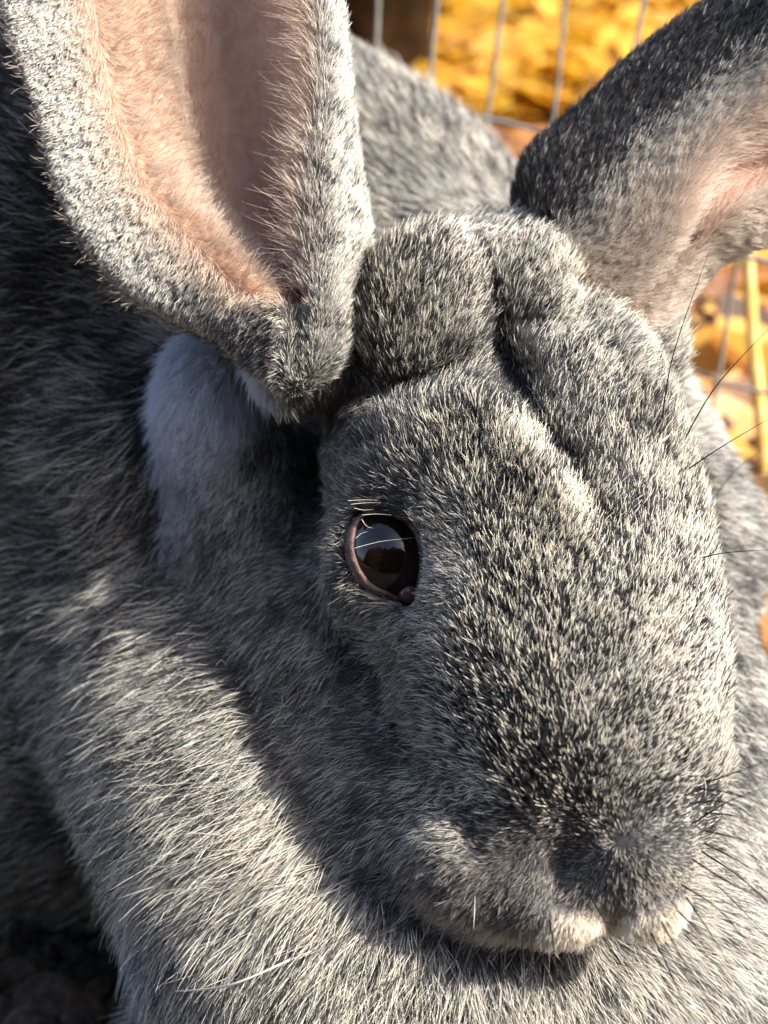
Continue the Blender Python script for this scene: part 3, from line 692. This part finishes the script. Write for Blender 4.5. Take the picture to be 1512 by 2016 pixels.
def coat():
    px, py = topx(BV); facing = -np.einsum('ij,ij->i', BN, unit(BV))
    vis = sstep(-.45, -.1, facing); inframe = sstep(-420, -120, px) * (1 - sstep(1560, 1800, px)) * sstep(-420, -100, py) * (1 - sstep(2070, 2300, py))
    es = poly_sd(px, py, EYE); top = sstep(1040, 1010, py); bald = 1 - sstep(24 - 10 * top, 9 - 6 * top, es) * BH * (BV[:, 2] < 40.5)
    dh = 1900. * BH + np.where(BV[:, 2] < 46, 1150., 600.) * (~BH)
    dens = dh * (.04 + .96 * vis * (.08 + .92 * inframe)) * np.clip(bald, 0, 1)
    dens = np.where(BV[:, 2] > 58, dens * .5, dens)
    P, N, (hd,) = scatter(BV, BQ, BN, dens, (BH.astype(float)[:, None],)); hd = hd[:, 0]
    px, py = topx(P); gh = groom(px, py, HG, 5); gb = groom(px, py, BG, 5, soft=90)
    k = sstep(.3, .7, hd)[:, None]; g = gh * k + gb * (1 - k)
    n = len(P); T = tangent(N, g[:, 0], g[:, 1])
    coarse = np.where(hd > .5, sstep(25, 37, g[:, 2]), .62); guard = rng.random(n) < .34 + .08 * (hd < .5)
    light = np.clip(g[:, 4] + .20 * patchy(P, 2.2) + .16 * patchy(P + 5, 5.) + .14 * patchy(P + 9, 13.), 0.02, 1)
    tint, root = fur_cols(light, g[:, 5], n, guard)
    dk = (1 - .45 * coarse * (hd > .5) * (~guard))[:, None]; tint = tint * dk; root = root * (1 - .35 * coarse * (hd > .5))[:, None]
    soft = ((1 - coarse) * .42)[:, None]; tint = tint * (1 - soft) + soft * (.19 + .36 * light[:, None]) * np.array([1.02, .98, .93])
    pale = np.clip(-g[:, 5] * 1.6 - .5, 0, 1)[:, None]; root = root * (1 - pale) + pale * np.array([.70, .74, .80]); tint = tint * (1 - pale) + pale * np.array([.82, .86, .92])
    wl = (sstep(.86, .97, g[:, 4]) * sstep(1690, 1740, py) * (hd > .5))[:, None]; root = root * (1 - wl) + wl * np.array([.70, .62, .50]); tint = tint * (1 - wl) + wl * np.array([.90, .83, .69])
    body_l = hd < .5; light = np.where(body_l, light * .92, light)
    fine = np.clip(np.exp(-(((px - 1090) / 330) ** 2 + ((py - 1740) / 135) ** 2) ** 2), 0, 1) * (hd > .5)
    fw = .55 * fine[:, None] * (1 - wl); tint = tint * (1 - fw) + fw * np.array([.25, .22, .20]); fr_ = .7 * fine[:, None] * (1 - wl); root = root * (1 - fr_) + fr_ * np.array([.14, .125, .115])
    rad = (.0072 + .0038 * coarse) * (1 - .3 * fine) * (.75 + .5 * rng.random(n)); rad *= np.where(P[:, 2] > 50, 1.4, 1)
    rad = np.where(guard, rad, rad * .55)
    L = g[:, 3] * .1 * np.where(guard, 1.0, .74) * np.where(hd > .5, .60 + .10 * (1 - coarse), .72)
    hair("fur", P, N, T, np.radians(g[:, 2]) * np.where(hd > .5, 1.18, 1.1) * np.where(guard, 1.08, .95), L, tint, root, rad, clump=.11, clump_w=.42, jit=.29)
    return n
NFUR = coat()
def ear_coat(k):
    P0, Q, N0, U, Vv = EARS[k]; nr = len(np.unique(U))
    G = P0.reshape(nr, -1, 3); along = unit(np.gradient(G, axis=0)).reshape(-1, 3); around = unit((np.roll(G, -1, 1) - np.roll(G, 1, 1))).reshape(-1, 3)
    if k == 0:
        cav = sstep(1.9, 3.9, Vv) ** .65 * (1 - sstep(5.95, 6.3, Vv)) * sstep(2.45, 2.9, U)
        dens = 1900 * (1 - .985 * cav) * (1 - .6 * np.exp(-((Vv - 2.2) / .45) ** 2) * sstep(2.6, 3.2, U)) * (1 - .5 * sstep(9, 9.5, Vv))
    else:
        cav = sstep(2.7, 3.5, Vv) * (1 - sstep(4.5, 5.0, Vv)) * sstep(2.7, 3.7, U)
        dens = 1900 * (1 - .9 * cav) * (1 - .4 * sstep(8, 9, Vv) * 0)
    infr = (1 - sstep(7.3, 8.2, U)) if k == 0 else (1 - sstep(5.3, 6.2, U))
    dens = dens * (.12 + .88 * infr)
    P, N, (uu, vv, al, ar, cv) = scatter(P0, Q, N0, dens, (U[:, None], Vv[:, None], along, around, cav[:, None]))
    vm = Vv.max() + 1; uu, vv, cv = uu[:, 0], vv[:, 0], cv[:, 0]; n = len(P); al, ar = unit(al), unit(ar)
    px, py = topx(P)
    if k == 0:
        # left band: strands run towards the outer edge and down the ear; right band: over the back
        lw = 1 - sstep(2.6, 3.4, vv); rw = sstep(5.5, 6.2, vv) * (1 - sstep(8.5, 9.5, vv))
        D = -ar * (.55 * lw)[:, None] + ar * (.35 * rw)[:, None] + al * (.75 - 1.1 * lw + .25 * rw)[:, None]
        rim = np.exp(-((vv - 2.25) / .6) ** 2) * sstep(2.6, 3.2, uu) + np.exp(-((vv - 6.0) / .32) ** 2) * sstep(2.8, 3.6, uu)
        D = D * (1 - np.clip(rim, 0, 1))[:, None] + (np.where(vv < 4, 1, -1)[:, None] * ar * .9 + al * .35) * np.clip(rim, 0, 1)[:, None]
        length = .28 + .22 * rim * rng.random(n) * (vv < 4) + .75 * rim * rng.random(n) * (vv > 4) + .3 * cv * rng.random(n) + .16 * sstep(6, 7.2, uu) * rw
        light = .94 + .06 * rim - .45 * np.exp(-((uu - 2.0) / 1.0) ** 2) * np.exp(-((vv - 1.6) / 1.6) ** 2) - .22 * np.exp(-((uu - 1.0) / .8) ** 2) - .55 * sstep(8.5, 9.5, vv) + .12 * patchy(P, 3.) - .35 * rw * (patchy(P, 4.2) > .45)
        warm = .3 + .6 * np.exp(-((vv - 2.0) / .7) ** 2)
        lift = (.62 + .35 * rim) * (1 - .6 * np.clip(sstep(.8, .2, vv) + sstep(10.8, 11.4, vv), 0, 1))
    else:
        back = np.clip(sstep(6.3, 7.2, vv) + (1 - sstep(.8, 1.6, vv)), 0, 1)
        D = al + ar * .25 * sstep(1, 2, vv)[:, None]
        length = .36 + .5 * np.exp(-((vv - 3.2) / .4) ** 2) * rng.random(n) * sstep(2, 3, uu) + .3 * cv * rng.random(n)
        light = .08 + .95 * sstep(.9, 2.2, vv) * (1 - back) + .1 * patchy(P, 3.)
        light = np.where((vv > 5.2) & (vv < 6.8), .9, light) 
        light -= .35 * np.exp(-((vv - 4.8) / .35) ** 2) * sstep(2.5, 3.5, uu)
        warm = .2 + .4 * sstep(1.5, 2.5, vv)
        lift = np.full(n, .55)
    D = D - N * np.einsum('ij,ij->i', D, N)[:, None]; T = unit(D)
    guard = rng.random(n) < .5
    if k == 0: length = length * (1 - .4 * np.clip(sstep(.9, .2, vv) + sstep(10.6, 11.3, vv), 0, 1))
    tint, root = fur_cols(np.clip(light, .02, 1), warm, n, guard)
    root = root + (.09 if k == 0 else .0)
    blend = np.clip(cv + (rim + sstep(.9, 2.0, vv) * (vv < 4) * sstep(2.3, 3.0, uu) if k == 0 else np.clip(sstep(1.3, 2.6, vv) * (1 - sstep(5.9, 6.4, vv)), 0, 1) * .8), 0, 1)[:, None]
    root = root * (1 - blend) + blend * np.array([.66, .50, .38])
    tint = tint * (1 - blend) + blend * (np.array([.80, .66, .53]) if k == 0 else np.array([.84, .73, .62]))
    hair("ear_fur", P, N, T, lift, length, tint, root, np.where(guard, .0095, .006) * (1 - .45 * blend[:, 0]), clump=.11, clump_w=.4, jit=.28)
    return n
NE = [ear_coat(0), ear_coat(1)]
print("strands", NFUR, NE)

#WHISKERS
# ------------------------------------------------------------------ whiskers, lashes, stray hairs
def hairm(name, c):
    m, n_, l_, b_ = mat(name); b_.inputs['Base Color'].default_value = (*c, 1); b_.inputs['Roughness'].default_value = .5; b_.inputs['Specular IOR Level'].default_value = .12; return m
darkw, palew = hairm("dark_whisker", (.018, .014, .013)), hairm("pale_whisker", (.82, .76, .62))
def whisker(p, m=darkw, rad=.0085, d_end=-1.5, name="whisker", first=None):
    s = surf(*p[0]) if first is None else at(*p[0], first)
    n_ = len(p); pts = [s - np.array([0, 0, .02])]
    for i, q in enumerate(p[1:]): pts.append(at(q[0], q[1], s[2] + d_end * (i + 1) / (n_ - 1)))
    pts = bez(pts, 14); W = c2w(pts) - RB
    V, Fc = tube(W, rad * .01 * (1 - .85 * np.linspace(0, 1, 14) ** 1.3), 5)
    return mesh_obj(name, V, Fc, m, rabbit)
for p in [[(1375, 1553), (1440, 1562), (1520, 1592)], [(1352, 1582), (1430, 1580), (1520, 1630)], [(1388, 1600), (1450, 1607), (1525, 1630)], [(1380, 1634), (1450, 1650), (1530, 1675)],
          [(1375, 1672), (1450, 1722), (1540, 1800)], [(1370, 1700), (1440, 1770), (1530, 1860)], [(1360, 1690), (1450, 1745), (1530, 1775)], [(1350, 1765), (1400, 1840), (1470, 1960)], [(1330, 1790), (1400, 1850), (1500, 1905)],
          [(1300, 1810), (1345, 1890), (1420, 2000)], [(1340, 1740), (1425, 1800), (1520, 1925)], [(1365, 1620), (1440, 1575), (1520, 1548)], [(1390, 1540), (1450, 1520), (1525, 1492)], [(1377, 1655), (1445, 1690), (1520, 1735)], [(1280, 1835), (1320, 1915), (1370, 2040)],
          [(1160, 1760), (1200, 1830), (1240, 1895)],
          [(1000, 1805), (990, 1940), (986, 2030)], [(1050, 1810), (1045, 1940), (1048, 2030)], [(1028, 1815), (1030, 1950), (1022, 2030)], [(955, 1785), (905, 1930), (860, 2030)], [(930, 1790), (880, 1940), (855, 2040)], [(870, 1765), (800, 1905), (700, 2010)],
          [(845, 1735), (740, 1860), (640, 1935)], [(800, 1740), (700, 1880), (600, 1990)], [(1082, 1810), (1095, 1910), (1092, 1990)], [(1005, 1820), (960, 1850), (925, 1890)], [(895, 1775), (845, 1900), (790, 1990)], [(880, 1740), (800, 1800), (700, 1880)], [(1050, 1800), (1000, 1830), (950, 1870)],
          [(1300, 850), (1325, 700), (1398, 490)], [(1340, 880), (1410, 760), (1530, 630)], [(1345, 930), (1420, 880), (1530, 815)], [(1372, 1100), (1430, 1088), (1520, 1082)], [(1385, 1010), (1440, 935), (1500, 885)]]:
    whisker(p, rad=.018 if p[0][0] > 1280 else .018, d_end=-2.8)
for p in [[(1390, 975), (1450, 945), (1530, 933)], [(455, 1325), (435, 1300), (415, 1330)], [(562, 1458), (550, 1480), (535, 1508)], [(730, 340), (770, 362), (812, 385)], [(403, 1362), (405, 1372), (404, 1390)], [(935, 1760), (934, 1800), (932, 1832)], [(100, 400), (88, 440), (95, 495)],
          [(608, 1510), (625, 1535), (632, 1565)], [(1160, 1420), (1140, 1360), (1115, 1330)], [(1385, 1530), (1390, 1550), (1388, 1570)], [(780, 845), (800, 850), (815, 857)], [(835, 852), (850, 846), (868, 840)], [(660, 1010), (635, 1020), (620, 1032)], [(640, 1130), (610, 1160), (578, 1185)]]:
    whisker(p, palew, .0095, -.3, name="stray_hair")
for p in [[(695, 1080), (750, 1066), (815, 1059)], [(712, 1014), (740, 1012), (770, 1014)], [(690, 993), (720, 990), (750, 990)], [(684, 986), (715, 984), (745, 985)], [(712, 1022), (722, 1036), (735, 1040)], [(700, 1060), (712, 1050), (725, 1046)], [(697, 1000), (715, 1004), (735, 1003)]]:
    whisker(p, palew, .0052, 0, name="eyelash", first=36.45)
p0, p1, p2 = surf(345, 1952, -1.2), surf(450, 1940, -1.6), surf(570, 1890, -1.0)
V, Fc = tube(c2w(bez([p0, p1, p2], 16)), .00022, 6)
o = mesh_obj("straw_fibre", V, Fc, palew); tag(o, "thin pale straw fibre stuck in the chest fur at lower left", "straw")
